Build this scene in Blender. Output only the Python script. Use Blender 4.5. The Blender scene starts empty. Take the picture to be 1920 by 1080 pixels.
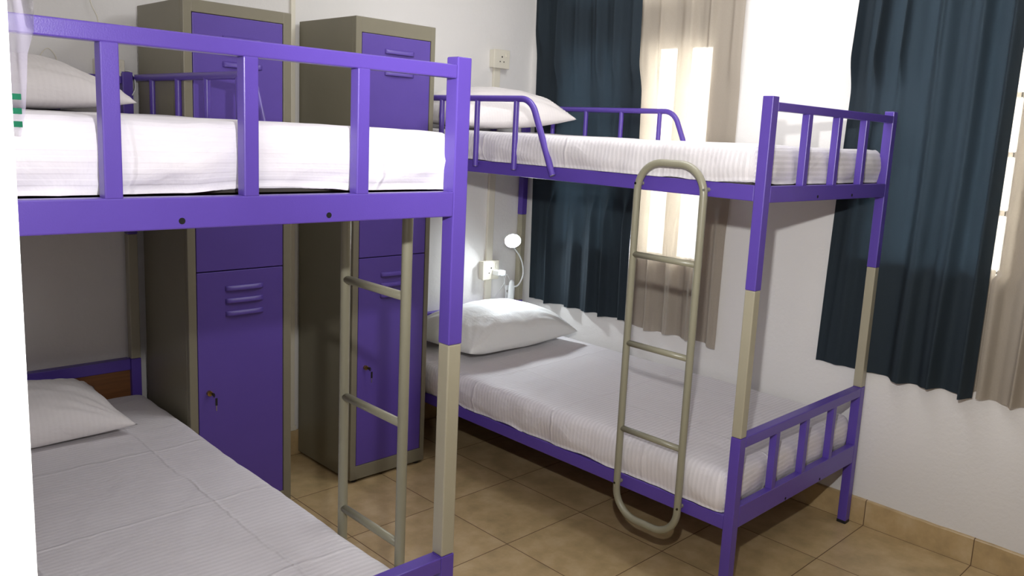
import bpy, bmesh, math, random
from mathutils import Vector, Matrix, noise
random.seed(7)
S = bpy.context.scene
# ------------------------------------------------------------------ camera
F = Vector((0.70252486, 0.69221455, -0.16522055))
YAW, PITCH, ROLL = 0.7928, 0.1660, 0.0502
cam_d = bpy.data.cameras.new('camera')
cam = bpy.data.objects.new('camera', cam_d)
S.collection.objects.link(cam)
_f = Vector((math.sin(YAW)*math.cos(PITCH), math.cos(YAW)*math.cos(PITCH), -math.sin(PITCH)))
_r = Vector((math.cos(YAW), -math.sin(YAW), 0)); _u = _r.cross(_f)
_r2 = math.cos(ROLL)*_r + math.sin(ROLL)*_u; _u2 = -math.sin(ROLL)*_r + math.cos(ROLL)*_u
cam.matrix_world = Matrix(((_r2.x, _u2.x, -_f.x, -0.1609), (_r2.y, _u2.y, -_f.y, -0.0671),
                           (_r2.z, _u2.z, -_f.z, 1.5181), (0, 0, 0, 1)))
cam_d.sensor_width = 36; cam_d.lens = 1544.94*36/1920
cam_d.shift_x = -37.16/1920; cam_d.shift_y = -34.75/1920
cam_d.clip_start = 0.02
S.camera = cam
# ------------------------------------------------------------------ world and light
S.view_settings.view_transform = 'Standard'; S.view_settings.look = 'None'
S.view_settings.gamma = 1; S.view_settings.use_curve_mapping = False
S.view_settings.exposure = 0.0
W = bpy.data.worlds.new('daylight'); S.world = W; W.use_nodes = True
bg = W.node_tree.nodes['Background']; bg.inputs[0].default_value = (1.0, 0.97, 0.92, 1); bg.inputs[1].default_value = 12.0

def light(name, kind, loc, energy, color=(1, 1, 1), **k):
    d = bpy.data.lights.new(name, kind); d.energy = energy; d.color = color
    o = bpy.data.objects.new(name, d); S.collection.objects.link(o); o.location = loc
    for a, b in k.items():
        if a == 'rot': o.rotation_euler = b
        else: setattr(d, a, b)
    return o
# the photographer's flash, held up to the right of the lens
light('flash_tube', 'POINT', (0.15, 0.20, 1.745), 42, (1.0, 0.985, 0.985), shadow_soft_size=0.02)
light('flash_reflector', 'SPOT', (0.15, 0.20, 1.745), 135, (1.0, 0.985, 0.975), shadow_soft_size=0.02, spot_size=math.radians(100), spot_blend=1.0,
      rot=(math.radians(98), 0, math.radians(-60)))
# unseen fill lights added at ceiling height to brighten the room
light('ceiling_fill', 'AREA', (1.7, 0.2, 2.66), 2, (0.97, 0.98, 1.0), shape='RECTANGLE', size=1.2, size_y=1.2)
light('upper_wall_fill', 'AREA', (2.2, 1.7, 2.66), 17, (0.97, 0.98, 1.0), shape='RECTANGLE', size=0.6, size_y=1.2)
# ------------------------------------------------------------------ materials
def new_mat(name):
    m = bpy.data.materials.new(name); m.use_nodes = True
    nt = m.node_tree; return m, nt, nt.nodes['Principled BSDF']
def lin(c):
    return tuple(((x/255)/12.92 if x/255 <= .04045 else ((x/255+.055)/1.055)**2.4) for x in c) + (1,)
def N(nt, t, **k):
    n = nt.nodes.new(t)
    for a, b in k.items(): setattr(n, a, b)
    return n
def math_n(nt, op, a, b=None, c=None):
    n = N(nt, 'ShaderNodeMath', operation=op)
    for i, v in enumerate((a, b, c)):
        if v is None: continue
        if isinstance(v, (int, float)): n.inputs[i].default_value = v
        else: nt.links.new(v, n.inputs[i])
    return n.outputs[0]
def paint(name, rgb, rough=.35, bump=.15, scale=350, metallic=0, var=.06, spec=.5):
    m, nt, p = new_mat(name)
    tc = N(nt, 'ShaderNodeTexCoord')
    nz = N(nt, 'ShaderNodeTexNoise'); nz.inputs['Scale'].default_value = scale; nz.inputs['Detail'].default_value = 3
    nt.links.new(tc.outputs['Object'], nz.inputs['Vector'])
    n2 = N(nt, 'ShaderNodeTexNoise'); n2.inputs['Scale'].default_value = 9; n2.inputs['Detail'].default_value = 4
    nt.links.new(tc.outputs['Object'], n2.inputs['Vector'])
    mx = N(nt, 'ShaderNodeMix', data_type='RGBA')
    c = lin(rgb)
    mx.inputs['A'].default_value = tuple(x*(1-var) for x in c[:3])+(1,); mx.inputs['B'].default_value = tuple(min(1, x*(1+var)) for x in c[:3])+(1,)
    nt.links.new(n2.outputs[0], mx.inputs['Factor']); nt.links.new(mx.outputs['Result'], p.inputs['Base Color'])
    b = N(nt, 'ShaderNodeBump'); b.inputs['Strength'].default_value = bump; b.inputs['Distance'].default_value = .0006
    nt.links.new(nz.outputs[0], b.inputs['Height']); nt.links.new(b.outputs[0], p.inputs['Normal'])
    p.inputs['Roughness'].default_value = rough; p.inputs['Metallic'].default_value = metallic
    p.inputs['Specular IOR Level'].default_value = spec
    return m
PURPLE = paint('purple_enamel', (90, 68, 162), .33, .3, 420)
PURPLE_DOOR = paint('purple_powder_coat', (91, 70, 160), .42, .3, 420)
BEIGE = paint('beige_enamel', (164, 158, 137), .3, .25, 420)
BEIGE_TUBE = paint('beige_tube_enamel', (142, 139, 119), .3, .25, 420)
BOLT = paint('dark_bolt', (70, 68, 62), .35, .1, 300, metallic=1)
BEIGE_LOCKER = paint('beige_powder_coat', (127, 122, 104), .42, .25, 420)
BLACK = paint('black_plastic', (22, 22, 24), .5)
DARK = paint('dark_gap', (8, 8, 9), .9)
BRASS = paint('brass', (190, 160, 95), .3, .1, 300, metallic=1)
CHROME = paint('zinc', (190, 190, 185), .3, .1, 300, metallic=1)
PLASTIC = paint('ivory_plastic', (226, 221, 205), .35, .05)
WHITE_PL = paint('white_plastic', (236, 238, 238), .3, .05)
WOOD = None
def wood():
    m, nt, p = new_mat('brown_plywood')
    tc = N(nt, 'ShaderNodeTexCoord'); mp = N(nt, 'ShaderNodeMapping'); mp.inputs['Scale'].default_value = (2, 2, 30)
    nz = N(nt, 'ShaderNodeTexNoise'); nz.inputs['Scale'].default_value = 4; nz.inputs['Detail'].default_value = 6
    nt.links.new(tc.outputs['Object'], mp.inputs[0]); nt.links.new(mp.outputs[0], nz.inputs['Vector'])
    cr = N(nt, 'ShaderNodeValToRGB'); cr.color_ramp.elements[0].color = lin((96, 58, 28)); cr.color_ramp.elements[1].color = lin((146, 96, 52))
    nt.links.new(nz.outputs[0], cr.inputs[0]); nt.links.new(cr.outputs[0], p.inputs['Base Color']); p.inputs['Roughness'].default_value = .5
    return m
WOOD = wood()
def plaster():
    m, nt, p = new_mat('white_plaster')
    tc = N(nt, 'ShaderNodeTexCoord')
    nz = N(nt, 'ShaderNodeTexNoise'); nz.inputs['Scale'].default_value = 55; nz.inputs['Detail'].default_value = 8; nz.inputs['Roughness'].default_value = .65
    n2 = N(nt, 'ShaderNodeTexNoise'); n2.inputs['Scale'].default_value = 1.6; n2.inputs['Detail'].default_value = 4
    for n in (nz, n2): nt.links.new(tc.outputs['Object'], n.inputs['Vector'])
    cr = N(nt, 'ShaderNodeValToRGB'); cr.color_ramp.elements[0].color = lin((222, 220, 217)); cr.color_ramp.elements[1].color = lin((236, 234, 231))
    nt.links.new(n2.outputs[0], cr.inputs[0]); nt.links.new(cr.outputs[0], p.inputs['Base Color'])
    b = N(nt, 'ShaderNodeBump'); b.inputs['Strength'].default_value = .35; b.inputs['Distance'].default_value = .004
    nt.links.new(nz.outputs[0], b.inputs['Height']); nt.links.new(b.outputs[0], p.inputs['Normal'])
    p.inputs['Roughness'].default_value = .75
    return m
PLASTER = plaster()
XR = 3.086; YB = 3.212; T = .4086
def tiles(name, ox, oy, use=(1, 1), base=((166, 146, 107), (204, 182, 142))):
    m, nt, p = new_mat(name)
    g = N(nt, 'ShaderNodeNewGeometry'); sp = N(nt, 'ShaderNodeSeparateXYZ'); nt.links.new(g.outputs['Position'], sp.inputs[0])
    gw = .0035
    masks = []
    ids = []
    for k, (ax, o) in enumerate((('X', ox), ('Y', oy))):
        v = math_n(nt, 'DIVIDE', math_n(nt, 'SUBTRACT', sp.outputs[ax], o), T)
        ids.append(math_n(nt, 'FLOOR', v))
        if not use[k]: continue
        fr = math_n(nt, 'ABSOLUTE', math_n(nt, 'SUBTRACT', math_n(nt, 'FRACT', v), .5))
        masks.append(math_n(nt, 'GREATER_THAN', fr, .5-gw/2/T))
    mask = masks[0] if len(masks) == 1 else math_n(nt, 'MAXIMUM', *masks)
    nz = N(nt, 'ShaderNodeTexNoise'); nz.inputs['Scale'].default_value = 9; nz.inputs['Detail'].default_value = 8; nz.inputs['Roughness'].default_value = .6
    cv = N(nt, 'ShaderNodeCombineXYZ'); nt.links.new(math_n(nt, 'MULTIPLY_ADD', ids[0], 3.7, sp.outputs['X']), cv.inputs[0])
    nt.links.new(math_n(nt, 'MULTIPLY_ADD', ids[1], 5.3, sp.outputs['Y']), cv.inputs[1]); nt.links.new(sp.outputs['Z'], cv.inputs[2])
    nt.links.new(cv.outputs[0], nz.inputs['Vector'])
    cr = N(nt, 'ShaderNodeValToRGB'); cr.color_ramp.elements[0].color = lin(base[0]); cr.color_ramp.elements[1].color = lin(base[1])
    cr.color_ramp.elements[0].position = .3; cr.color_ramp.elements[1].position = .7
    e = cr.color_ramp.elements.new(.5); e.color = lin(tuple((a+b)/2+d for a, b, d in zip(base[0], base[1], (4, 0, -4))))
    nt.links.new(nz.outputs[0], cr.inputs[0])
    mx = N(nt, 'ShaderNodeMix', data_type='RGBA'); nt.links.new(mask, mx.inputs['Factor'])
    nt.links.new(cr.outputs[0], mx.inputs['A']); mx.inputs['B'].default_value = lin((104, 80, 54))
    nt.links.new(mx.outputs['Result'], p.inputs['Base Color'])
    b = N(nt, 'ShaderNodeBump'); b.inputs['Strength'].default_value = .5; b.inputs['Distance'].default_value = .002
    h = math_n(nt, 'SUBTRACT', math_n(nt, 'MULTIPLY', nz.outputs[0], .15), mask)
    nt.links.new(h, b.inputs['Height']); nt.links.new(b.outputs[0], p.inputs['Normal'])
    nt.links.new(math_n(nt, 'MULTIPLY_ADD', mask, .4, .34), p.inputs['Roughness'])
    return m
TILE = tiles('ceramic_floor_tile', XR-.0152, 1.1494)
SKIRT = tiles('skirting_tile', XR, 1.1494, (0, 1), ((168, 146, 106), (202, 180, 140)))
SKIRT_B = tiles('skirting_tile_back', XR, 1.1494, (1, 0), ((168, 146, 106), (202, 180, 140)))

def sheet_mat(name, rgb, stripe=.10, pitch=.0175, creases=True, dims=(.93, 1.93)):
    """white satin-stripe cotton; the stripes are woven in"""
    m, nt, p = new_mat(name)
    at = N(nt, 'ShaderNodeAttribute', attribute_name='run')
    w = math_n(nt, 'SINE', math_n(nt, 'MULTIPLY', at.outputs['Fac'], 2*math.pi/pitch))
    w = math_n(nt, 'MULTIPLY_ADD', w, .5, .5)
    mr = N(nt, 'ShaderNodeMapRange', interpolation_type='SMOOTHSTEP'); mr.inputs[1].default_value = .3; mr.inputs[2].default_value = .7
    nt.links.new(w, mr.inputs[0]); w = mr.outputs[0]
    mx = N(nt, 'ShaderNodeMix', data_type='RGBA'); c = lin(rgb)
    mx.inputs['A'].default_value = tuple(x*(1-stripe) for x in c[:3])+(1,); mx.inputs['B'].default_value = c
    nt.links.new(w, mx.inputs['Factor']); nt.links.new(mx.outputs['Result'], p.inputs['Base Color'])
    nt.links.new(math_n(nt, 'MULTIPLY_ADD', w, -.25, .85), p.inputs['Roughness'])
    p.inputs['Sheen Weight'].default_value = .15
    tc = N(nt, 'ShaderNodeTexCoord')
    nz = N(nt, 'ShaderNodeTexNoise'); nz.inputs['Scale'].default_value = 7; nz.inputs['Detail'].default_value = 5; nz.inputs['Distortion'].default_value = .6
    nt.links.new(tc.outputs['Object'], nz.inputs['Vector'])
    h = math_n(nt, 'MULTIPLY', nz.outputs[0], .012)
    h = math_n(nt, 'MULTIPLY_ADD', w, .0004 if creases else .00008, h)
    if creases:
        sp = N(nt, 'ShaderNodeSeparateXYZ'); nt.links.new(tc.outputs['Object'], sp.inputs[0])
        wob = math_n(nt, 'MULTIPLY_ADD', nz.outputs[0], .035, -.017)
        for ax, pos in (('X', .28), ('X', .74), ('Y', .33), ('Y', .78), ('Y', 1.24)):
            d = math_n(nt, 'ABSOLUTE', math_n(nt, 'ADD', math_n(nt, 'SUBTRACT', sp.outputs[ax], pos), wob))
            r = N(nt, 'ShaderNodeMapRange', interpolation_type='SMOOTHSTEP')
            r.inputs[1].default_value = 0; r.inputs[2].default_value = .009; r.inputs[3].default_value = .0028; r.inputs[4].default_value = 0
            nt.links.new(d, r.inputs[0]); h = math_n(nt, 'ADD', h, r.outputs[0])
    b = N(nt, 'ShaderNodeBump'); b.inputs['Strength'].default_value = .8; b.inputs['Distance'].default_value = 1.0
    nt.links.new(h, b.inputs['Height']); nt.links.new(b.outputs[0], p.inputs['Normal'])
    return m
SHEET = sheet_mat('striped_cotton_sheet', (228, 224, 227), .085)
SHEET_S = sheet_mat('striped_cotton_sheet_strong', (228, 224, 226), .12)
SHEET_P = sheet_mat('plain_cotton_sheet', (230, 226, 232), .012)
CASE = sheet_mat('pillow_cotton', (230, 225, 224), .012, .016, False)
CASE_W = sheet_mat('smooth_pillow_cotton', (232, 233, 231), .0, .016, False)
CORE = paint('foam_core', (62, 58, 54), .9)

def curtain_mat(name, rgb, trans, transp=0.0, weave=900, tcol=None):
    m, nt, p = new_mat(name)
    out = nt.nodes['Material Output']
    tc = N(nt, 'ShaderNodeTexCoord'); nz = N(nt, 'ShaderNodeTexNoise'); nz.inputs['Scale'].default_value = weave; nz.inputs['Detail'].default_value = 2
    mp = N(nt, 'ShaderNodeMapping'); mp.inputs['Scale'].default_value = (1, 1, .25)
    nt.links.new(tc.outputs['Object'], mp.inputs[0]); nt.links.new(mp.outputs[0], nz.inputs['Vector'])
    mx = N(nt, 'ShaderNodeMix', data_type='RGBA'); c = lin(rgb)
    mx.inputs['A'].default_value = tuple(x*.85 for x in c[:3])+(1,); mx.inputs['B'].default_value = tuple(min(1, x*1.12) for x in c[:3])+(1,)
    nt.links.new(nz.outputs[0], mx.inputs['Factor'])
    p.inputs['Roughness'].default_value = .85; nt.links.new(mx.outputs['Result'], p.inputs['Base Color'])
    p.inputs['Specular IOR Level'].default_value = .2
    b = N(nt, 'ShaderNodeBump'); b.inputs['Strength'].default_value = .3; b.inputs['Distance'].default_value = .0008
    nt.links.new(nz.outputs[0], b.inputs['Height']); nt.links.new(b.outputs[0], p.inputs['Normal'])
    tl = N(nt, 'ShaderNodeBsdfTranslucent'); tl.inputs[0].default_value = tcol or c
    ms = N(nt, 'ShaderNodeMixShader'); ms.inputs[0].default_value = trans
    nt.links.new(p.outputs[0], ms.inputs[1]); nt.links.new(tl.outputs[0], ms.inputs[2])
    last = ms.outputs[0]
    if transp:
        tp = N(nt, 'ShaderNodeBsdfTransparent'); m2 = N(nt, 'ShaderNodeMixShader'); m2.inputs[0].default_value = transp
        nt.links.new(last, m2.inputs[1]); nt.links.new(tp.outputs[0], m2.inputs[2]); last = m2.outputs[0]
    nt.links.new(last, out.inputs[0])
    return m
BLUE_CURT = curtain_mat('dark_blue_curtain_cloth', (41, 50, 57), .05, tcol=lin((66, 86, 104)))
SHEER = curtain_mat('beige_linen', (166, 157, 144), .21, .07, 700, tcol=lin((225, 212, 195)))
def emis(name, col, s):
    m, nt, p = new_mat(name); p.inputs['Emission Color'].default_value = col; p.inputs['Emission Strength'].default_value = s
    p.inputs['Base Color'].default_value = (.9, .9, .9, 1); return m
LED = emis('led_diffuser', (.88, .95, 1, 1), 250)
def glass():
    m, nt, p = new_mat('window_glass'); p.inputs['Transmission Weight'].default_value = 1; p.inputs['Roughness'].default_value = .0
    p.inputs['IOR'].default_value = 1.0; p.inputs['Base Color'].default_value = (.97, 1, .99, 1); return m
GLASS = glass()
def film():
    m, nt, p = new_mat('clear_plastic_film'); out = nt.nodes['Material Output']
    tp = N(nt, 'ShaderNodeBsdfTransparent'); ms = N(nt, 'ShaderNodeMixShader'); ms.inputs[0].default_value = .5
    p.inputs['Base Color'].default_value = lin((96, 92, 104)); p.inputs['Roughness'].default_value = .3
    nt.links.new(p.outputs[0], ms.inputs[1]); nt.links.new(tp.outputs[0], ms.inputs[2]); nt.links.new(ms.outputs[0], out.inputs[0]); return m
FILM = film(); GREEN = paint('green_print', (14, 62, 44), .9, spec=.05)
BLUELED = emis('charger_face', (.55, .8, 1, 1), .35)

# ------------------------------------------------------------------ mesh helpers
def link(name, bm, mat, parent=None, smooth=False, loc=None):
    me = bpy.data.meshes.new(name); bm.to_mesh(me); bm.free()
    for m in (mat if isinstance(mat, (list, tuple)) else [mat]): me.materials.append(m)
    if smooth:
        for p in me.polygons: p.use_smooth = True
    o = bpy.data.objects.new(name, me); S.collection.objects.link(o)
    if parent: o.parent = parent
    if loc: o.location = loc
    return o
def thing(name, label, cat, loc=(0, 0, 0), rz=0, group=None):
    o = bpy.data.objects.new(name, None); S.collection.objects.link(o); o.empty_display_size = .1
    o.location = loc; o.rotation_euler = (0, 0, rz); return tag(o, label, cat, group)
def tag(o, label, cat, group=None):
    o['label'] = label; o['category'] = cat
    if group: o['group'] = group
    return o
def struct(name, bm, mat, parent=None, smooth=False):
    o = link(name, bm, mat, parent, smooth)
    o['kind'] = 'structure'
    return o
def box(bm, x0, x1, y0, y1, z0, z1, bev=0, seg=2):
    r = bmesh.ops.create_cube(bm, size=1)
    for v in r['verts']:
        v.co = Vector((x0+(v.co.x+.5)*(x1-x0), y0+(v.co.y+.5)*(y1-y0), z0+(v.co.z+.5)*(z1-z0)))
    if bev:
        es = set(e for v in r['verts'] for e in v.link_edges)
        bmesh.ops.bevel(bm, geom=list(es), offset=bev, segments=seg, affect='EDGES', profile=.5)
    return bm
def B(*a, **k): return box(bmesh.new(), *a, **k)
def tube(bm, pts, r, n=16, closed=False, cap=True):
    pts = [Vector(p) for p in pts]; m = len(pts)
    if not isinstance(r, (list, tuple)): r = [r]*m
    rings = []; up = None
    for i, p in enumerate(pts):
        a = pts[(i-1) % m] if (closed or i) else p; b = pts[(i+1) % m] if (closed or i < m-1) else p
        t = (b-a).normalized()
        if up is None: up = t.orthogonal().normalized()
        up = (up-t*up.dot(t)).normalized(); s = t.cross(up)
        rings.append([bm.verts.new(p+r[i]*(math.cos(2*math.pi*k/n)*up+math.sin(2*math.pi*k/n)*s)) for k in range(n)])
    for i in range(m if closed else m-1):
        A, C = rings[i], rings[(i+1) % m]; off = 0
        if closed and i == m-1:
            off = min(range(n), key=lambda o: (A[0].co-C[o].co).length)
        for k in range(n): bm.faces.new((A[k], A[(k+1) % n], C[(k+1+off) % n], C[(k+off) % n]))
    if cap and not closed:
        bm.faces.new(rings[0][::-1]); bm.faces.new(rings[-1])
    bmesh.ops.recalc_face_normals(bm, faces=bm.faces)
    return bm
def TB(*a, **k): return tube(bmesh.new(), *a, **k)
def arc(c, r, a0, a1, n, ax1, ax2):
    c = Vector(c); ax1 = Vector(ax1); ax2 = Vector(ax2)
    return [c+r*(math.cos(a0+(a1-a0)*i/n)*ax1+math.sin(a0+(a1-a0)*i/n)*ax2) for i in range(n+1)]
def bez(pts, n=10):
    P = [Vector(p) for p in pts]; out = []
    for i in range(len(P)-1):
        a = P[max(0, i-1)]; b = P[i]; c = P[i+1]; d = P[min(len(P)-1, i+2)]
        for k in range(n):
            t = k/n
            out.append(.5*((2*b)+(c-a)*t+(2*a-5*b+4*c-d)*t*t+(3*b-a-3*c+d)*t**3))
    return out+[P[-1]]
def disc(bm, c, r, axis, h, n=20):
    a = Vector(axis).normalized(); return tube(bm, [Vector(c)-a*h/2, Vector(c)+a*h/2], r, n)
def autosmooth(o, ang=40):
    for p in o.data.polygons: p.use_smooth = True
    m = o.modifiers.new('edge', 'EDGE_SPLIT'); m.split_angle = math.radians(ang); return o

# ------------------------------------------------------------------ setting
XL = -.067; YJ = .33; CEIL = 2.7
bm = B(-1.6, XR+.2, -1.3, YB+.15, -.1, 0); struct('floor', bm, TILE)
struct('ceiling', B(-1.6, XR+.2, -1.3, YB+.15, CEIL, CEIL+.1), PLASTER)
struct('wall_back', B(-1.6, XR+.2, YB, YB+.15, 0, CEIL), PLASTER)
struct('wall_left', B(-1.6, XL, YJ, YB, 0, CEIL, bev=.004), paint('smooth_white_paint', (240, 239, 236), .7, .02, 60, var=.02))
DIM = paint('low_bounce_grey_brown', (132, 126, 118), .7)  # tone of the unseen walls, darkened to cut bounce light
struct('wall_front', B(-1.6, XR+.2, -1.3, -1.2, 0, CEIL), DIM)
struct('wall_passage', B(-1.7, -1.6, -1.2, YJ, 0, CEIL), DIM)
# right wall with two window openings
WIN = [(2.065, 2.98, .94, 2.32), (.775, 1.32, 1.09, 2.32)]
bm = bmesh.new(); wx = XR+.002; wo = XR+.16
cuts = [-1.2, WIN[1][0], WIN[1][1], WIN[0][0], WIN[0][1], YB]
box(bm, wx, wo, cuts[0], cuts[1], 0, CEIL); box(bm, wx, wo, cuts[2], cuts[3], 0, CEIL); box(bm, wx, wo, cuts[4], cuts[5], 0, CEIL)
for y0, y1, z0, z1 in WIN:
    box(bm, wx, wo, y0, y1, 0, z0); box(bm, wx, wo, y0, y1, z1, CEIL)
struct('wall_right', bm, PLASTER)
FRAME = paint('window_frame_paint', (120, 116, 110), .5)
for i, (y0, y1, z0, z1) in enumerate(WIN):
    bm = bmesh.new(); xa, xb = XR+.05, XR+.09; t = .03
    box(bm, xa, xb, y0, y0+t, z0, z1); box(bm, xa, xb, y1-t, y1, z0, z1)
    box(bm, xa, xb, y0+t, y1-t, z0, z0+t*.3); box(bm, xa, xb, y0+t, y1-t, z1-t, z1)
    if i == 0:
        box(bm, xa, xb, y0+t, y1-t, 1.94, 2.19)
        for ym, hw in ((2.262, .028), (2.51, .095), (2.74, .03)): box(bm, xa-.001, xb+.001, ym-hw, ym+hw, z0+t*.3, 1.94)  # bar widths shaped to dim bands of the sheer, imitating its folds
        for ym in (2.25, 2.62): box(bm, xa-.001, xb+.001, ym-.03, ym+.03, 2.19, z1-t)
    else:
        for zz in (1.31, 1.52, 1.73, 1.93, 2.12): box(bm, xa, xb, y0+t, y1-t, zz-.009, zz+.009)
        for ym in (1.02,): box(bm, xa-.001, xb+.001, ym-.02, ym+.02, z0+t*.3, z1-t)
    w = struct('window_%d' % (i+1), bm, FRAME)
    g = struct('window_pane', B(xb+.004, xb+.008, y0+.004, y1-.004, z0+.004, z1-.004), GLASS, w)
# skirting
bm = bmesh.new(); SK = .1045
n = 240; y0, y1 = -1.2, YB
prev = None
for i in range(n+1):
    y = y0+(y1-y0)*i/n; h = SK+.0035*noise.noise(Vector((y*3, 0, 0)))+.0015*noise.noise(Vector((y*20, 5, 0)))
    vs = [bm.verts.new((XR-.012, y, 0)), bm.verts.new((XR-.012, y, h-.003)), bm.verts.new((XR-.009, y, h)), bm.verts.new((XR+.002, y, h+.001))]
    if prev:
        for k in range(3): bm.faces.new((prev[k], vs[k], vs[k+1], prev[k+1]))
    prev = vs
bmesh.ops.recalc_face_normals(bm, faces=bm.faces)
struct('baseboard_right', bm, SKIRT)
struct('baseboard_back', B(XL, XR-.012, YB-.012, YB, 0, SK+.01, bev=.002), SKIRT_B)
struct('baseboard_left', B(XL, XL+.012, YJ, YB-.012, 0, SK+.01, bev=.002), SKIRT)
# cable trunking on the back wall
struct('trim_1', B(2.799, 2.843, YB-.016, YB, SK+.01, 1.84, bev=.003), PLASTIC)
bm = B(1.641, 1.661, YB-.014, YB, SK+.03, 2.4, bev=.002); box(bm, 1.636, 1.668, YB-.017, YB, SK+.012, SK+.034, bev=.002)
struct('trim_2', bm, PLASTIC)

# ------------------------------------------------------------------ bunk beds
P = .0362; BW = .9407; BL = 2.0
ZT = 1.658; ZS = 1.0624; ZL = .5797
def bunk(name, label, loc, rz, side, lad_y, BL=2.0):
    """foot end on y=0, origin at the foot corner that carries the ladder side; side=+1: bed extends to +x"""
    t = thing(name, label, 'bunk bed', loc, rz, 'twin bunk beds')
    s = side
    def X(a, b): return (a*s, b*s) if s > 0 else (b*s, a*s)
    def bx(x0, x1, y0, y1, z0, z1, bev=.0025):
        a, b = X(x0, x1); return B(a, b, y0, y1, z0, z1, bev=bev)
    def abx(bm, x0, x1, y0, y1, z0, z1, bev=.002):
        a, b = X(x0, x1); return box(bm, a, b, y0, y1, z0, z1, bev)
    for cx in (0, BW-P):
        for cy in (0, BL-P):
            link('upper_post', bx(cx, cx+P, cy, cy+P, ZS, ZT), PURPLE, t)
            o = link('middle_post', bx(cx+.0006, cx+P-.0006, cy+.0006, cy+P-.0006, ZL, ZS, .003), BEIGE, t); o['label'] = 'beige middle section of post'
            l = link('leg', bx(cx, cx+P, cy, cy+P, .006, ZL-.0006), PURPLE, t)
            c = link('foot_cap', bx(cx-.001, cx+P+.001, cy-.001, cy+P+.001, 0, .014), BLACK, l); c['label'] = 'black plastic foot cap'
    inner = BW-2*P; d = .0262; w = .0262
    for head in (0, 1):
        y0 = 0 if not head else BL-d
        e = 'head' if head else 'foot'
        link(e+'_rail', bx(P, BW-P, y0, y0+d, 1.6151, 1.6417), PURPLE, t)
        link(e+'_rail', bx(P, BW-P, y0, y0+d, 1.3368, 1.3878), PURPLE, t)
        link(e+'_rail', bx(P, BW-P, y0, y0+P-.001, .5431 if not head else .535, ZL-.001), PURPLE, t)
        link(e+'_rail', bx(P, BW-P, y0, y0+d, .2664 if not head else .2579, .3411), PURPLE, t)
        for k in (1, 2, 3):
            c = P+inner*k/4
            link('baluster', bx(c-w/2, c+w/2, y0+.0004, y0+d, 1.3868, 1.6161, .002), PURPLE, t)
            if not head: link('baluster', bx(c-w/2, c+w/2, y0+.0004, y0+d, .3401, .5441, .002), PURPLE, t)
        if head:
            p = link('head_panel', bx(P, BW-P, BL-.016, BL-.006, .3411, .535, 0), WOOD, t); p['label'] = 'brown wooden panel'
        else:
            for zz in (1.35, .276):
                for c in (.3526, .6163):
                    bm = bmesh.new(); disc(bm, ((BW-c)*s if s < 0 else c*s, -.0002, zz), .0052, (0, 1, 0), .0012)
                    link('bolt_hole', bm, DARK, t)
    for x0 in (0, BW-d):
        yy = (P, BL-P)
        link('side_rail', bx(x0, x0+d, *yy, 1.3393, 1.3885), PURPLE, t)
        link('side_rail', bx(x0, x0+d, *yy, .2579, .3064), PURPLE, t)
    # slatted bases under both mattresses
    for z in (1.358, .276):
        bm = bmesh.new()
        for k in range(9):
            yc = .12+k*(BL-.24)/8; abx(bm, d, BW-d, yc-.016, yc+.016, z, z+.014, 0)
        link('slatted_base', bm, PURPLE, t)
    # plywood deck
    link('deck', bx(d+.002, BW-d-.002, .04, BL-.04, 1.3725, 1.3785, 0), WOOD, t)
    link('deck', bx(d+.002, BW-d-.002, .04, BL-.04, .2905, .2965, 0), WOOD, t)
    # guard rails
    R = .0125
    for far in (0, 1):
        gx = (-.0165 if not far else BW-.0265)*s
        top = 1.6395
        pts = [Vector((gx, BL-P*.5-.001, top)), Vector((gx, 1.10, top))]
        # bend towards the deck
        ang = math.atan2(.222, .135)
        tl = math.radians(65); r = .085
        c = Vector((gx, 1.06, top-r))
        pts += arc(c, r, math.pi/2, math.pi/2-tl, 9, (0, -1, 0), (0, 0, 1))
        q = pts[-1]; dirn = Vector((0, -math.cos(tl), -math.sin(tl)))
        L = (q.z-1.358)/math.sin(tl); pts.append(q+dirn*L)
        g = link('guard_rail', TB(pts, R), PURPLE, t); autosmooth(g)
        if not far:
            c = link('end_plug', TB([pts[-1]-dirn*.0, pts[-1]+dirn*.0015], R*.9), CHROME, g); c['label'] = 'bare grey tube end'
            q = pts[-1]-dirn*.03
            link('stub', TB([q, q+Vector((.0165*s, 0.004, 0))], .006, 10), PURPLE, g)
        for yb in (1.087, 1.316, 1.545, 1.774):
            zb = 1.367
            b = link('guard_baluster', TB([(gx, yb, top-.003), (gx, yb, zb)], .0112), PURPLE, t); autosmooth(b)
            if not far:
                c = link('end_plug', TB([(gx, yb, zb), (gx, yb, zb-.0015)], .0100), CHROME, b)
                link('stub', TB([(gx, yb, zb+.016), (gx+.0165*s, yb, zb+.016)], .006, 10), PURPLE, b)
    # ladder: a closed tube loop bolted to both side rails
    lx = -.0265*s; r = .0128; ya, yb_ = lad_y, lad_y+.265; zt, zb = 1.436, .170; cr = .095
    pts = []
    for (cy, cz, a0) in ((yb_-cr, zt-cr, 0), (ya+cr, zt-cr, math.pi/2), (ya+cr, zb+cr, math.pi), (yb_-cr, zb+cr, 1.5*math.pi)):
        pts += arc((lx, cy, cz), cr, a0, a0+math.pi/2, 10, (0, 1, 0), (0, 0, 1))
    ld = link('ladder', TB(pts, r, closed=True), BEIGE_TUBE, t, smooth=True); ld['label'] = 'beige tubular ladder'
    for z in (1.118, .803, .489):
        link('rung', TB([(lx, ya, z), (lx, yb_, z)], .0108), BEIGE_TUBE, ld, smooth=True)
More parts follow.
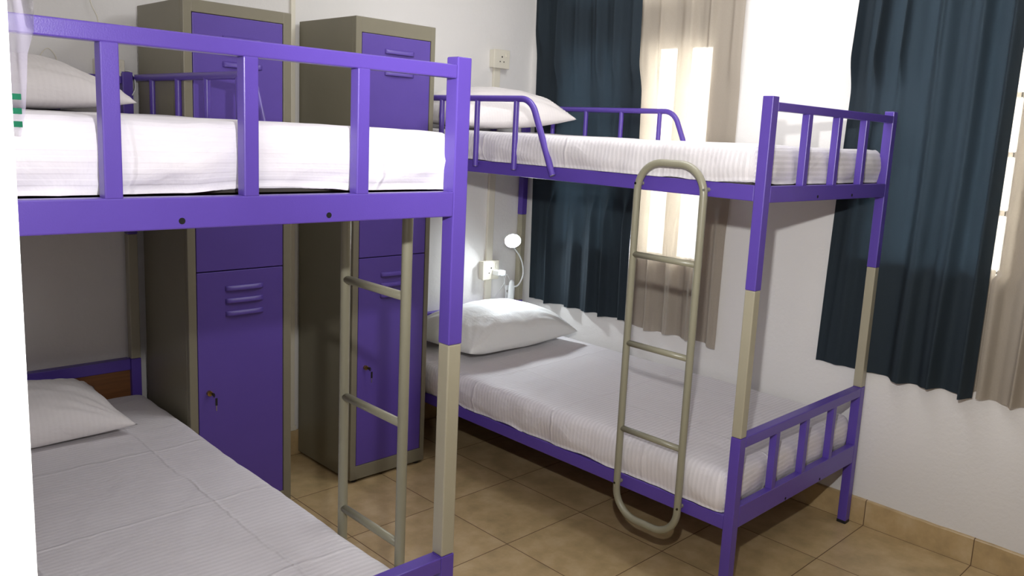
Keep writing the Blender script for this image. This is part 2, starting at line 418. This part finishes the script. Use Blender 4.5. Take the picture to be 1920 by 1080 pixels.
    for yy, zz in ((ya, 1.362), (yb_, 1.362), (ya, .282), (yb_, .282)):
        bm = bmesh.new(); sg = -1 if yy == ya else .2
        disc(bm, (lx-.0105*s, yy+sg*.0055, zz), .0042, (-s, sg*.5, 0), .006)
        bl = link('bolt', bm, BOLT, ld)
        link('bracket', TB([(lx+.004*s, yy, zz), (0*s, yy, zz)], .007, 10), BEIGE_TUBE, ld)
    return t
RB = (2.1168, 1.2021); LB = (.9609, 1.2374); LYAW = -.0117
bunk('bunk_bed', 'purple and beige metal bunk bed against the window wall, whole ladder loop in view', (RB[0], RB[1], 0), 0, 1, .198)
bunk('bunk_bed', 'purple and beige metal bunk bed at the left, cut by the white wall edge', (LB[0], LB[1], 0), LYAW, -1, .242, 1.955)

# ------------------------------------------------------------------ mattresses
def rbox(dims, r, st=.016, seed=0, amp=.004, hem=True, sag=0, over=0):
    lx, ly, lz = dims
    bm = bmesh.new(); nx, ny, nz = [max(2, int(round(d/st))) for d in (lx, ly, lz)]
    def key(i, j, k): return (i, j, k)
    V = {}
    def get(i, j, k):
        q = (i, j, k)
        if q not in V: V[q] = bm.verts.new((lx*i/nx, ly*j/ny, lz*k/nz))
        return V[q]
    for i in range(nx):
        for j in range(ny):
            bm.faces.new((get(i, j, nz), get(i+1, j, nz), get(i+1, j+1, nz), get(i, j+1, nz)))
            bm.faces.new((get(i, j, 0), get(i, j+1, 0), get(i+1, j+1, 0), get(i+1, j, 0)))
    for k in range(nz):
        for i in range(nx):
            bm.faces.new((get(i, 0, k), get(i+1, 0, k), get(i+1, 0, k+1), get(i, 0, k+1)))
            bm.faces.new((get(i, ny, k), get(i, ny, k+1), get(i+1, ny, k+1), get(i+1, ny, k)))
        for j in range(ny):
            bm.faces.new((get(0, j, k), get(0, j, k+1), get(0, j+1, k+1), get(0, j+1, k)))
            bm.faces.new((get(nx, j, k), get(nx, j+1, k), get(nx, j+1, k+1), get(nx, j, k+1)))
    lay = bm.verts.layers.float.new('run')
    sd = Vector((seed*7.3, seed*3.1, seed*1.7))
    for v in bm.verts:
        c = v.co.copy(); on_side = min(c.x, lx-c.x, c.y, ly-c.y) < 1e-6
        run = c.y
        if c.y < 1e-6: run = -(lz-c.z)
        if c.y > ly-1e-6: run = ly+(lz-c.z)
        v[lay] = run
        q = Vector((min(max(c.x, r), lx-r), min(max(c.y, r), ly-r), min(c.z, lz-r)))
        dv = c-q
        nrm = dv.normalized() if dv.length > 1e-6 else Vector((0, 0, 1 if c.z > lz/2 else -1))
        if dv.length > 1e-6: c = q+nrm*r
        zz = c.z/lz
        # soft folds running down the sides, bigger near the hem
        if abs(nrm.z) < .9 and nrm.z > -.9:
            along = c.y+c.x
            f = noise.noise(Vector((along*9, c.z*5, 3))*1.0+sd)*1.6 + noise.noise(Vector((along*24+c.z*16, c.z*7, 9))+sd)
            diag = noise.noise(Vector((along*3.2+c.z*6.5, c.z*2.2, 21))+sd)
            c += nrm*(f*amp*(1.15-zz*.7) + diag*amp*2.0*(1-abs(zz-.45)))
            # pulled creases fanning up and away from the tucked hem
            cr = noise.noise(Vector((along*2.1-c.z*7.5, c.z*1.5, 40))+sd)
            c += nrm*amp*1.5*(1-min(1, abs(cr)*7))*(1-zz)
            c += nrm*.010*math.sin(math.pi*min(1, max(0, zz)))
            if zz < .45: c.z += (.45-zz)*.055*max(0, noise.noise(Vector((along*5, 1, 30))+sd)-.12)
            if on_side and c.z < lz*.3: c -= nrm*.004*(1-c.z/(lz*.3))
        if nrm.z > .2:
            wv = noise.noise(Vector((c.x*5, c.y*3, 0))+sd)*.0045+noise.noise(Vector((c.x*16, c.y*12, 4))+sd)*.0016
            c.z += wv*nrm.z
            c.z -= sag*math.sin(math.pi*min(1, max(0, (c.y/ly))))*nrm.z*.5
        v.co = c
    bmesh.ops.recalc_face_normals(bm, faces=bm.faces)
    return bm
def mattress(label, loc, rz, dims, r, seed, amp, sag=0, mat=None):
    t = thing('mattress', label, 'mattress', loc, rz, 'single mattresses in white striped sheets')
    o = link('sheet', rbox(dims, r, seed=seed, amp=amp, sag=sag), mat or SHEET, t, smooth=True)
    c = link('mattress_core', B(.012, dims[0]-.012, .012, dims[1]-.012, -.002, .02, bev=.002), CORE, t); c['label'] = 'grey underside of mattress below the sheet hem'
    return t
def onL(dx, dy, z):   # point in left bed's frame (dx to the left of the ladder side)
    c, s = math.cos(LYAW), math.sin(LYAW); x = -dx; y = dy
    return (LB[0]+c*x-s*y, LB[1]+s*x+c*y, z)
DZ = .0
mattress('lower mattress in white striped sheet on the bunk bed against the window wall', (RB[0]+.002, RB[1]+.043, .307), 0, (BW-.012, 1.91, .142), .03, 1, .0045)
mattress('upper mattress in white sheet on the bunk bed against the window wall', (RB[0]+.002, RB[1]+.043, 1.3895), 0, (BW-.012, 1.91, .122), .026, 2, .0055, .012, SHEET_S)
mattress('upper mattress in bright white sheet behind the purple end bars at the left', onL(BW-.012, .046, 1.3895), LYAW, (BW-.016, 1.86, .120), .024, 3, .0075, .004, SHEET_P)
mattress('lower mattress in grey-white striped sheet in the shade at the lower left', onL(BW-.012, .043, .307), LYAW, (BW-.016, 1.86, .144), .035, 4, .003)

# ------------------------------------------------------------------ pillows
def pillow(label, loc, rz, a, b, h, mat, seed, tilt=(0, 0), hem=1, pinch=.07, pw=.5, wr=1):
    t = bm = bmesh.new(); n = 64; lay = bm.verts.layers.float.new('run')
    sd = Vector((seed*5.1, seed*2.3, seed))
    def gv(i, j, top):
        u = -1+2*i/n; v = -1+2*j/n
        x = a*u*(1-pinch*(1-abs(v)**2.2)*abs(u)**3); y = b*v*(1-pinch*1.1*(1-abs(u)**2.2)*abs(v)**3)
        prof = (max(0, 1-abs(u)**2.6)**.55)*(max(0, 1-abs(v)**2.4)**pw)
        z = h*prof*(.72 if top else -.28)
        e = max(abs(u), abs(v))
        w = noise.noise(Vector((x*6, y*6, 1))+sd)*.010+noise.noise(Vector((x*15+y*6, y*14, 2))+sd)*.0045
        # creases radiating from the corners
        cr = 0
        for su in (-1, 1):
            for sv in (-1, 1):
                dx, dy = u-su, v-sv; rr = math.hypot(dx, dy); th = math.atan2(dy, dx)
                cr += math.sin(th*19+seed+su*2+sv)*max(0, 1-rr/.95)*.0045*min(1, rr*3)
        if top: z += wr*(w+cr)*min(1, prof*2.2)
        else: z += .3*w*min(1, prof*2)
        return x, y, z
    vt = [[None]*(n+1) for _ in range(n+1)]; vb = [[None]*(n+1) for _ in range(n+1)]
    for i in range(n+1):
        for j in range(n+1):
            edge = i in (0, n) or j in (0, n)
            x, y, z = gv(i, j, True); v = bm.verts.new((x, y, z)); v[lay] = x; vt[i][j] = v
            if edge: vb[i][j] = v
            else:
                x, y, z = gv(i, j, False); v = bm.verts.new((x, y, z)); v[lay] = x; vb[i][j] = v
    for i in range(n):
        for j in range(n):
            bm.faces.new((vt[i][j], vt[i+1][j], vt[i+1][j+1], vt[i][j+1]))
            f = (vb[i][j], vb[i][j+1], vb[i+1][j+1], vb[i+1][j])
            bm.faces.new(f)
    bmesh.ops.recalc_face_normals(bm, faces=bm.faces)
    o = link('pillow', bm, mat, smooth=True)
    o.location = loc; o.rotation_euler = (tilt[0], tilt[1], rz)
    tag(o, label, 'pillow', 'bed pillows'); return o
pillow('plump white pillow under the lit reading lamp on the lower right bunk', (2.598, 2.905, .512), .02, .372, .247, .205, CASE_W, 1, pinch=.05, pw=.42)
pillow('white pillow with pointed corner on the upper bunk of the window-side bed', (2.49, 2.89, 1.576), .0, .36, .25, .185, CASE, 2, tilt=(.05, -.06), wr=1.5)
pillow('cream pillow with pointed corner on the upper bunk of the left bed', (.44, 2.91, 1.560), .02, .38, .25, .165, CASE, 3, tilt=(.08, -.01), wr=1.3)
pillow('grey-white pillow lying in the shade on the lower bunk of the left bed', (.44, 2.925, .492), -.01, .365, .225, .165, CASE, 4, tilt=(.03, .0), wr=1.3)

# ------------------------------------------------------------------ lockers
def locker(label, x0, y0, w, d, h, zdiv, doors, lock_z, lz_up, lz_lo):
    t = thing('locker', label, 'locker', (x0, y0, 0), 0, 'purple door lockers')
    th = .004; dx0, dx1, dz0, dz1 = doors
    bm = bmesh.new()
    box(bm, 0, w, .022, d, .014, h, bev=.003)
    # front frame round the doors
    box(bm, 0, dx0-.0015, 0, .0225, .014, h, bev=.0025); box(bm, dx1+.0015, w, 0, .0225, .014, h, bev=.0025)
    box(bm, dx0-.003, dx1+.003, .0002, .0225, dz1+.0015, h, bev=.002); box(bm, dx0-.003, dx1+.003, .0002, .0225, .014, dz0-.0015, bev=.002)
    o = link('cabinet', bm, BEIGE_LOCKER, t); o['label'] = 'beige steel cabinet body'
    link('door_gap', B(dx0-.001, dx1+.001, .014, .0218, dz0-.001, dz1+.001), DARK, t)
    for name, a, b, lz in (('upper', zdiv+.0017, dz1, lz_up), ('lower', dz0, zdiv-.0017, lz_lo)):
        dr = link('door', B(dx0+.001, dx1-.001, .0015, .0135, a, b, bev=.0022), PURPLE_DOOR, t)
        lc = dx0+(dx1-dx0)*.535; lw = .072
        for z in lz:
            # pressed louvre: a half-round hood, open underneath
            bm = bmesh.new(); n = 14; rows = []
            for i in range(n+1):
                s = -1+2*i/n; e = (1-abs(s)**6)
                row = []
                for k in range(7):
                    q = k/6; zz = z+.008-.018*q; out = math.sin(q*math.pi*.62)*.0075*e
                    row.append(bm.verts.new((lc+s*lw, .0015-out-.0002, zz)))
                rows.append(row)
            for i in range(n):
                for k in range(6): bm.faces.new((rows[i][k], rows[i+1][k], rows[i+1][k+1], rows[i][k+1]))
                bm.faces.new((rows[i][6], rows[i+1][6], rows[i+1][0], rows[i][0])) if False else None
            lv = link('louvre', bm, PURPLE_DOOR, dr, smooth=True)
            sm = lv.modifiers.new('thick', 'SOLIDIFY'); sm.thickness = .0012
            link('louvre_slot', B(lc-lw*.93, lc+lw*.93, -.0004, .0018, z-.0108, z-.0078), DARK, lv)
        if name == 'lower':
            kx = dx0+.038
            bm = bmesh.new(); disc(bm, (kx, -.004, lock_z), .0095, (0, 1, 0), .012)
            lk = link('lock', bm, BRASS, dr); autosmooth(lk)
            bm = B(kx-.0012+.006, kx+.0012+.006, -.028, -.009, lock_z-.006, lock_z+.004, bev=.0006)
            tube(bm, arc((kx+.006, -.027, lock_z-.002), .007, 0, 2*math.pi, 14, (0, 1, 0), (0, 0, 1))[:-1], .0012, 6, closed=True)
            k1 = link('key', bm, BLACK, lk); k1['label'] = 'key in the lock'
            bm = B(kx+.010, kx+.018, -.030, -.027, lock_z-.042, lock_z-.014, bev=.001)
            link('key_fob', bm, BLACK, lk)
            link('key_blade', B(kx+.0125, kx+.0155, -.029, -.028, lock_z-.062, lock_z-.042, bev=0), CHROME, lk)
    for fx in (.02, w-.04):
        for fy in (.012, d-.035):
            bm = bmesh.new(); disc(bm, (fx+.01, fy+.01, .007), .013, (0, 0, 1), .014)
            f = link('foot', bm, BLACK, t); f['label'] = 'black locker foot'
    return t
locker('tall beige locker with purple doors nearer the left bunk bed, partly behind its bars', 1.0022, 2.752, .3939, .40, 1.895, .9708, (.031, .3605, .070, 1.853), .527, (1.78, 1.737, 1.694), (.906, .860, .813))
locker('tall beige locker with purple doors between the first locker and the window-side bunk bed', 1.6774, 2.7637, .3900, .432, 1.926, .9708, (.029, .366, .075, 1.866), .505, (1.806, 1.764, 1.721), (.895, .850, .805))

# ------------------------------------------------------------------ curtains
def curtain(name, label, mat, ys, ztop, zbot, seed, folds, amp, lean=0.0, hemv=.02, pinches=(), xbase=XR-.004, group=None, edge=None):
    (ya0, yb0), (ya1, yb1) = ys          # y range at top and bottom
    bm = bmesh.new(); nu, nv = int(folds*22), 90
    sd = Vector((seed*11.3, 0, 0))
    rows = []
    for j in range(nv+1):
        q = j/nv; row = []
        ya = ya0+(ya1-ya0)*q; yb = yb0+(yb1-yb0)*q
        if edge: yb = edge(ztop+(zbot-ztop)*q)
        for i in range(nu+1):
            u = i/nu
            uu = u + .035*noise.noise(Vector((u*4, q*.7, 0))+sd)*math.sin(math.pi*u) + .012*noise.noise(Vector((u*9, q*2.2, 8))+sd)*math.sin(math.pi*u)
            ph = 2*math.pi*folds*uu + .8*noise.noise(Vector((u*3, q*1.2, 5))+sd)
            zb = zbot+hemv*noise.noise(Vector((u*4, 0, 12))+sd)
            z = ztop+(zb-ztop)*q
            y = ya+(yb-ya)*u
            a = amp*(.75+.5*noise.noise(Vector((u*5, q*.8, 2))+sd))*(.8+.35*q)
            wv = .5+.5*math.sin(ph)+.16*math.sin(2.3*ph+1.1+seed)
            lim = 1.0
            for (py0, py1, pz0, pz1, k) in pinches:
                fy = min(1, max(0, max(py0-y, y-py1)/.10)); fz = min(1, max(0, max(pz0-z, z-pz1)/.16))
                f = max(fy, fz); f = f*f*(3-2*f); lim = min(lim, k+(1-k)*f)
            wv = max(0, wv); x = xbase-.0025-2*a*lim*wv
            y += .35*a*math.cos(ph)*lim*min(1, 9*u*(1-u))
            row.append(bm.verts.new((x, y, z)))
        rows.append(row)
    for j in range(nv):
        for i in range(nu): bm.faces.new((rows[j][i], rows[j+1][i], rows[j+1][i+1], rows[j][i+1]))
    bmesh.ops.recalc_face_normals(bm, faces=bm.faces)
    o = link(name, bm, mat, smooth=True)
    return tag(o, label, 'curtain', group)
bedp1 = [(1.2, 3.3, 1.24, 1.72, .17), (3.10, 3.3, 0, 1.9, .12)]
curtain('curtain', 'dark blue curtain hanging behind the head of the window-side bunk bed', BLUE_CURT, ((2.452, 3.175), (2.412, 3.135)), 2.36, .60, 1, 5.6, .032, pinches=bedp1)
curtain('curtain', 'beige see-through curtain glowing with daylight above the bunk bed', SHEER, ((1.905, 2.49), (1.905, 2.44)), 2.36, .585, 2, 4.5, .022, pinches=bedp1, hemv=.03)
post = [(1.16, 1.50, -1, 1.72, .22)]
curtain('curtain', 'long dark blue curtain at the right beside the beige cloth and bed foot', BLUE_CURT, ((.806, 1.385), (.812, 1.425)), 2.36, .635, 3, 5.0, .040, pinches=post)
curtain('curtain', 'narrow beige curtain strip along the edge of the long dark curtain', SHEER, ((.799, .85), (.799, .86)), 2.36, .66, 4, 1.2, .010, xbase=XR)
curtain('curtain', 'beige linen curtain at the far right edge of the room view', SHEER, ((.30, .785), (.28, .775)), 2.36, .640, 5, 4.2, .024,
        edge=lambda z: .786 if 1.10 < z < 1.80 else .786+min(.012, .6*max(z-1.80, 1.10-z)))
for i, (y0, y1) in enumerate(((1.8, 3.20), (-.1, 1.45))):
    bm = TB([(XR-.04, y0, 2.375), (XR-.04, y1, 2.375)], .009)
    for yy in (y0+.03, y1-.03): box(bm, XR-.045, XR+.002, yy-.006, yy+.006, 2.365, 2.385)
    o = link('curtain_rod', bm, CHROME, smooth=False)
    tag(o, ('steel curtain rod over the bed window', 'steel curtain rod over the right window')[i], 'curtain rod')

# ------------------------------------------------------------------ sockets, lamp, cables
def socket(label, x0, x1, z0, z1, depth=.04):
    t = thing('wall_socket', label, 'socket', (x0, YB-depth, z0))
    w = x1-x0; h = z1-z0
    link('back_box', B(.002, w-.002, .012, depth, .002, h-.002, bev=.004), PLASTIC, t)
    link('face_plate', B(0, w, 0, .0122, 0, h, bev=.003), PLASTIC, t)
    bm = bmesh.new()
    for px, pz, r in ((.5, .62, .0042), (.38, .36, .0034), (.62, .36, .0034)): disc(bm, (w*px, -.0002, h*pz), r, (0, 1, 0), .001, 12)
    link('pin_hole', bm, DARK, t)
    link('switch', B(w*.74, w*.86, -.003, .001, h*.62, h*.84, bev=.001), PLASTIC, t)
    return t
socket('cream wall socket above the upper bunk pillow beside the dark curtain', 2.774, 2.884, 1.832, 1.927)
socket('cream wall socket with a charger plugged in, left of the lit lamp', 2.756, 2.872, .715, .818)
socket('cream wall socket half hidden behind the left bunk bed bars', .862, .962, 1.70-.065, 1.70)
bm = B(2.822, 2.845, YB-.088, YB-.0405, .742, .770, bev=.004)
o = thing('usb_charger', 'small white plug-in charger in the lower wall socket', 'charger', (0, 0, 0))
link('charger_body', bm, WHITE_PL, o)
link('charger_cap', B(2.846, 2.874, YB-.092, YB-.055, .740, .768, bev=.004), BLUELED, o)
# clip lamp
lp = thing('clip_lamp', 'white clip-on reading lamp switched on above the plump pillow', 'lamp', (2.965, 3.185, .585))
def rel(pts, o): return [Vector(p)-Vector(o) for p in pts]
LO = (2.965, 3.185, .585)
bm = bmesh.new()
prof = [(.0, -.035, .020), (0, -.01, .023), (0, .03, .024), (0, .08, .023), (0, .105, .018), (0, .118, .009)]
rings = []
for (dx, dz, r) in prof:
    rings.append([bm.verts.new((dx-.012+.004*math.sin(dz*20)+r*math.cos(a*math.pi/8), -.030+r*.42*math.sin(a*math.pi/8), dz)) for a in range(16)])
for A, C in zip(rings, rings[1:]):
    for k in range(16): bm.faces.new((A[k], A[(k+1) % 16], C[(k+1) % 16], C[k]))
bm.faces.new(rings[0][::-1]); bm.faces.new(rings[-1]); bmesh.ops.recalc_face_normals(bm, faces=bm.faces)
link('clip', bm, WHITE_PL, lp, smooth=True)
link('clip', B(-.026, .004, -.006, .002, -.03, .085, bev=.003), WHITE_PL, lp)
bm = bmesh.new(); disc(bm, (-.026, -.018, .055), .006, (1, 0, 0), .012); link('spring', bm, CHROME, lp)
neck = bez([(2.960, 3.150, .662), (3.000, 3.145, .675), (3.030, 3.145, .725), (3.018, 3.14, .79), (2.975, 3.13, .85), (2.895, 3.098, .905)], 10)
link('neck', TB(rel(neck, LO), .0042, 10), WHITE_PL, lp, smooth=True)
# head: flat round disc facing the room and the pillow
hc = Vector((2.872, 3.075, .938)); hn = Vector((-.52, -.66, -.42)).normalized()
bm = bmesh.new(); prof = [(-.011, .014), (-.010, .035), (-.003, .0435), (.004, .0445)]
tube(bm, [hc-Vector(LO)+hn*a for a, r in prof], [r for a, r in prof], 28); link('lamp_head', bm, WHITE_PL, lp, smooth=True)
bm = bmesh.new(); tube(bm, [hc-Vector(LO)+hn*a for a in (.0042, .006)], [.0425, .040], 28); link('diffuser', bm, LED, lp)
def cable(pts, r, label, mat=PLASTIC):
    o = link('cable', TB(bez(pts, 8), r, 8), mat, smooth=True); return tag(o, label, 'cable')
cable([(2.945, 3.158, .60), (2.925, 3.165, .64), (2.915, 3.17, .70), (2.93, 3.17, .735), (2.945, 3.16, .70)], .0016, 'thin white cable looping up beside the lamp clip', WHITE_PL)
cable([(2.56, 3.150, .589), (2.62, 3.16, .598), (2.68, 3.155, .600), (2.735, 3.145, .594), (2.76, 3.13, .565)], .0018, 'thin white cable lying along the purple headboard rail', WHITE_PL)
cable([(2.80, 3.178, .60), (2.845, 3.172, .615), (2.872, 3.165, .65), (2.876, 3.13, .70), (2.862, 3.125, .738)], .0016, 'thin white cable curling down from the charger', WHITE_PL)
cable([(.86, 3.20, 2.25), (.852, 3.203, 2.0), (.862, 3.2, 1.895), (.882, 3.195, 1.84), (.884, 3.19, 1.78), (.868, 3.18, 1.74), (.866, 3.175, 1.69)], .0018, 'thin grey cable hanging down the wall to the half hidden socket', PLASTIC)
cable([(.676, 3.16, 1.62), (.686, 3.18, 1.68), (.715, 3.19, 1.717), (.738, 3.18, 1.69), (.740, 3.15, 1.62)], .0016, 'thin cable loop standing up behind the cream pillow', PLASTIC)
cable([(.945, 3.165, 1.652), (.958, 3.178, 1.662), (.978, 3.166, 1.6605), (.9895, 3.16, 1.64), (.9895, 3.155, 1.60), (.975, 3.145, 1.575)], .0018, 'white cable draped over the left bed head post', WHITE_PL)
# plastic film hanging at the wall edge
bm = bmesh.new(); rows = []
edge = [(1.70, .007), (1.62, .007), (1.578, .0075), (1.562, .0115), (1.550, .0118), (1.540, .0092), (1.528, .0085), (1.516, .0072), (1.505, .0045)]
for z, w in edge:
    rows.append([bm.verts.new((XL-.004+ (w+.004)*k/6, YJ+.012+.003*math.sin(k*1.7+z*60), z)) for k in range(7)])
for A, C in zip(rows, rows[1:]):
    for k in range(6): bm.faces.new((A[k], C[k], C[k+1], A[k+1]))
fl = link('plastic_film', bm, FILM, smooth=True)
tag(fl, 'crumpled clear plastic film with green marks hanging by the white wall edge', 'plastic film')
bm = bmesh.new()
for z in (1.5205, 1.5145, 1.509): box(bm, XL+.001, XL+.0045, YJ+.0085, YJ+.0088, z, z+.0025)
link('printed_mark', bm, GREEN, fl)
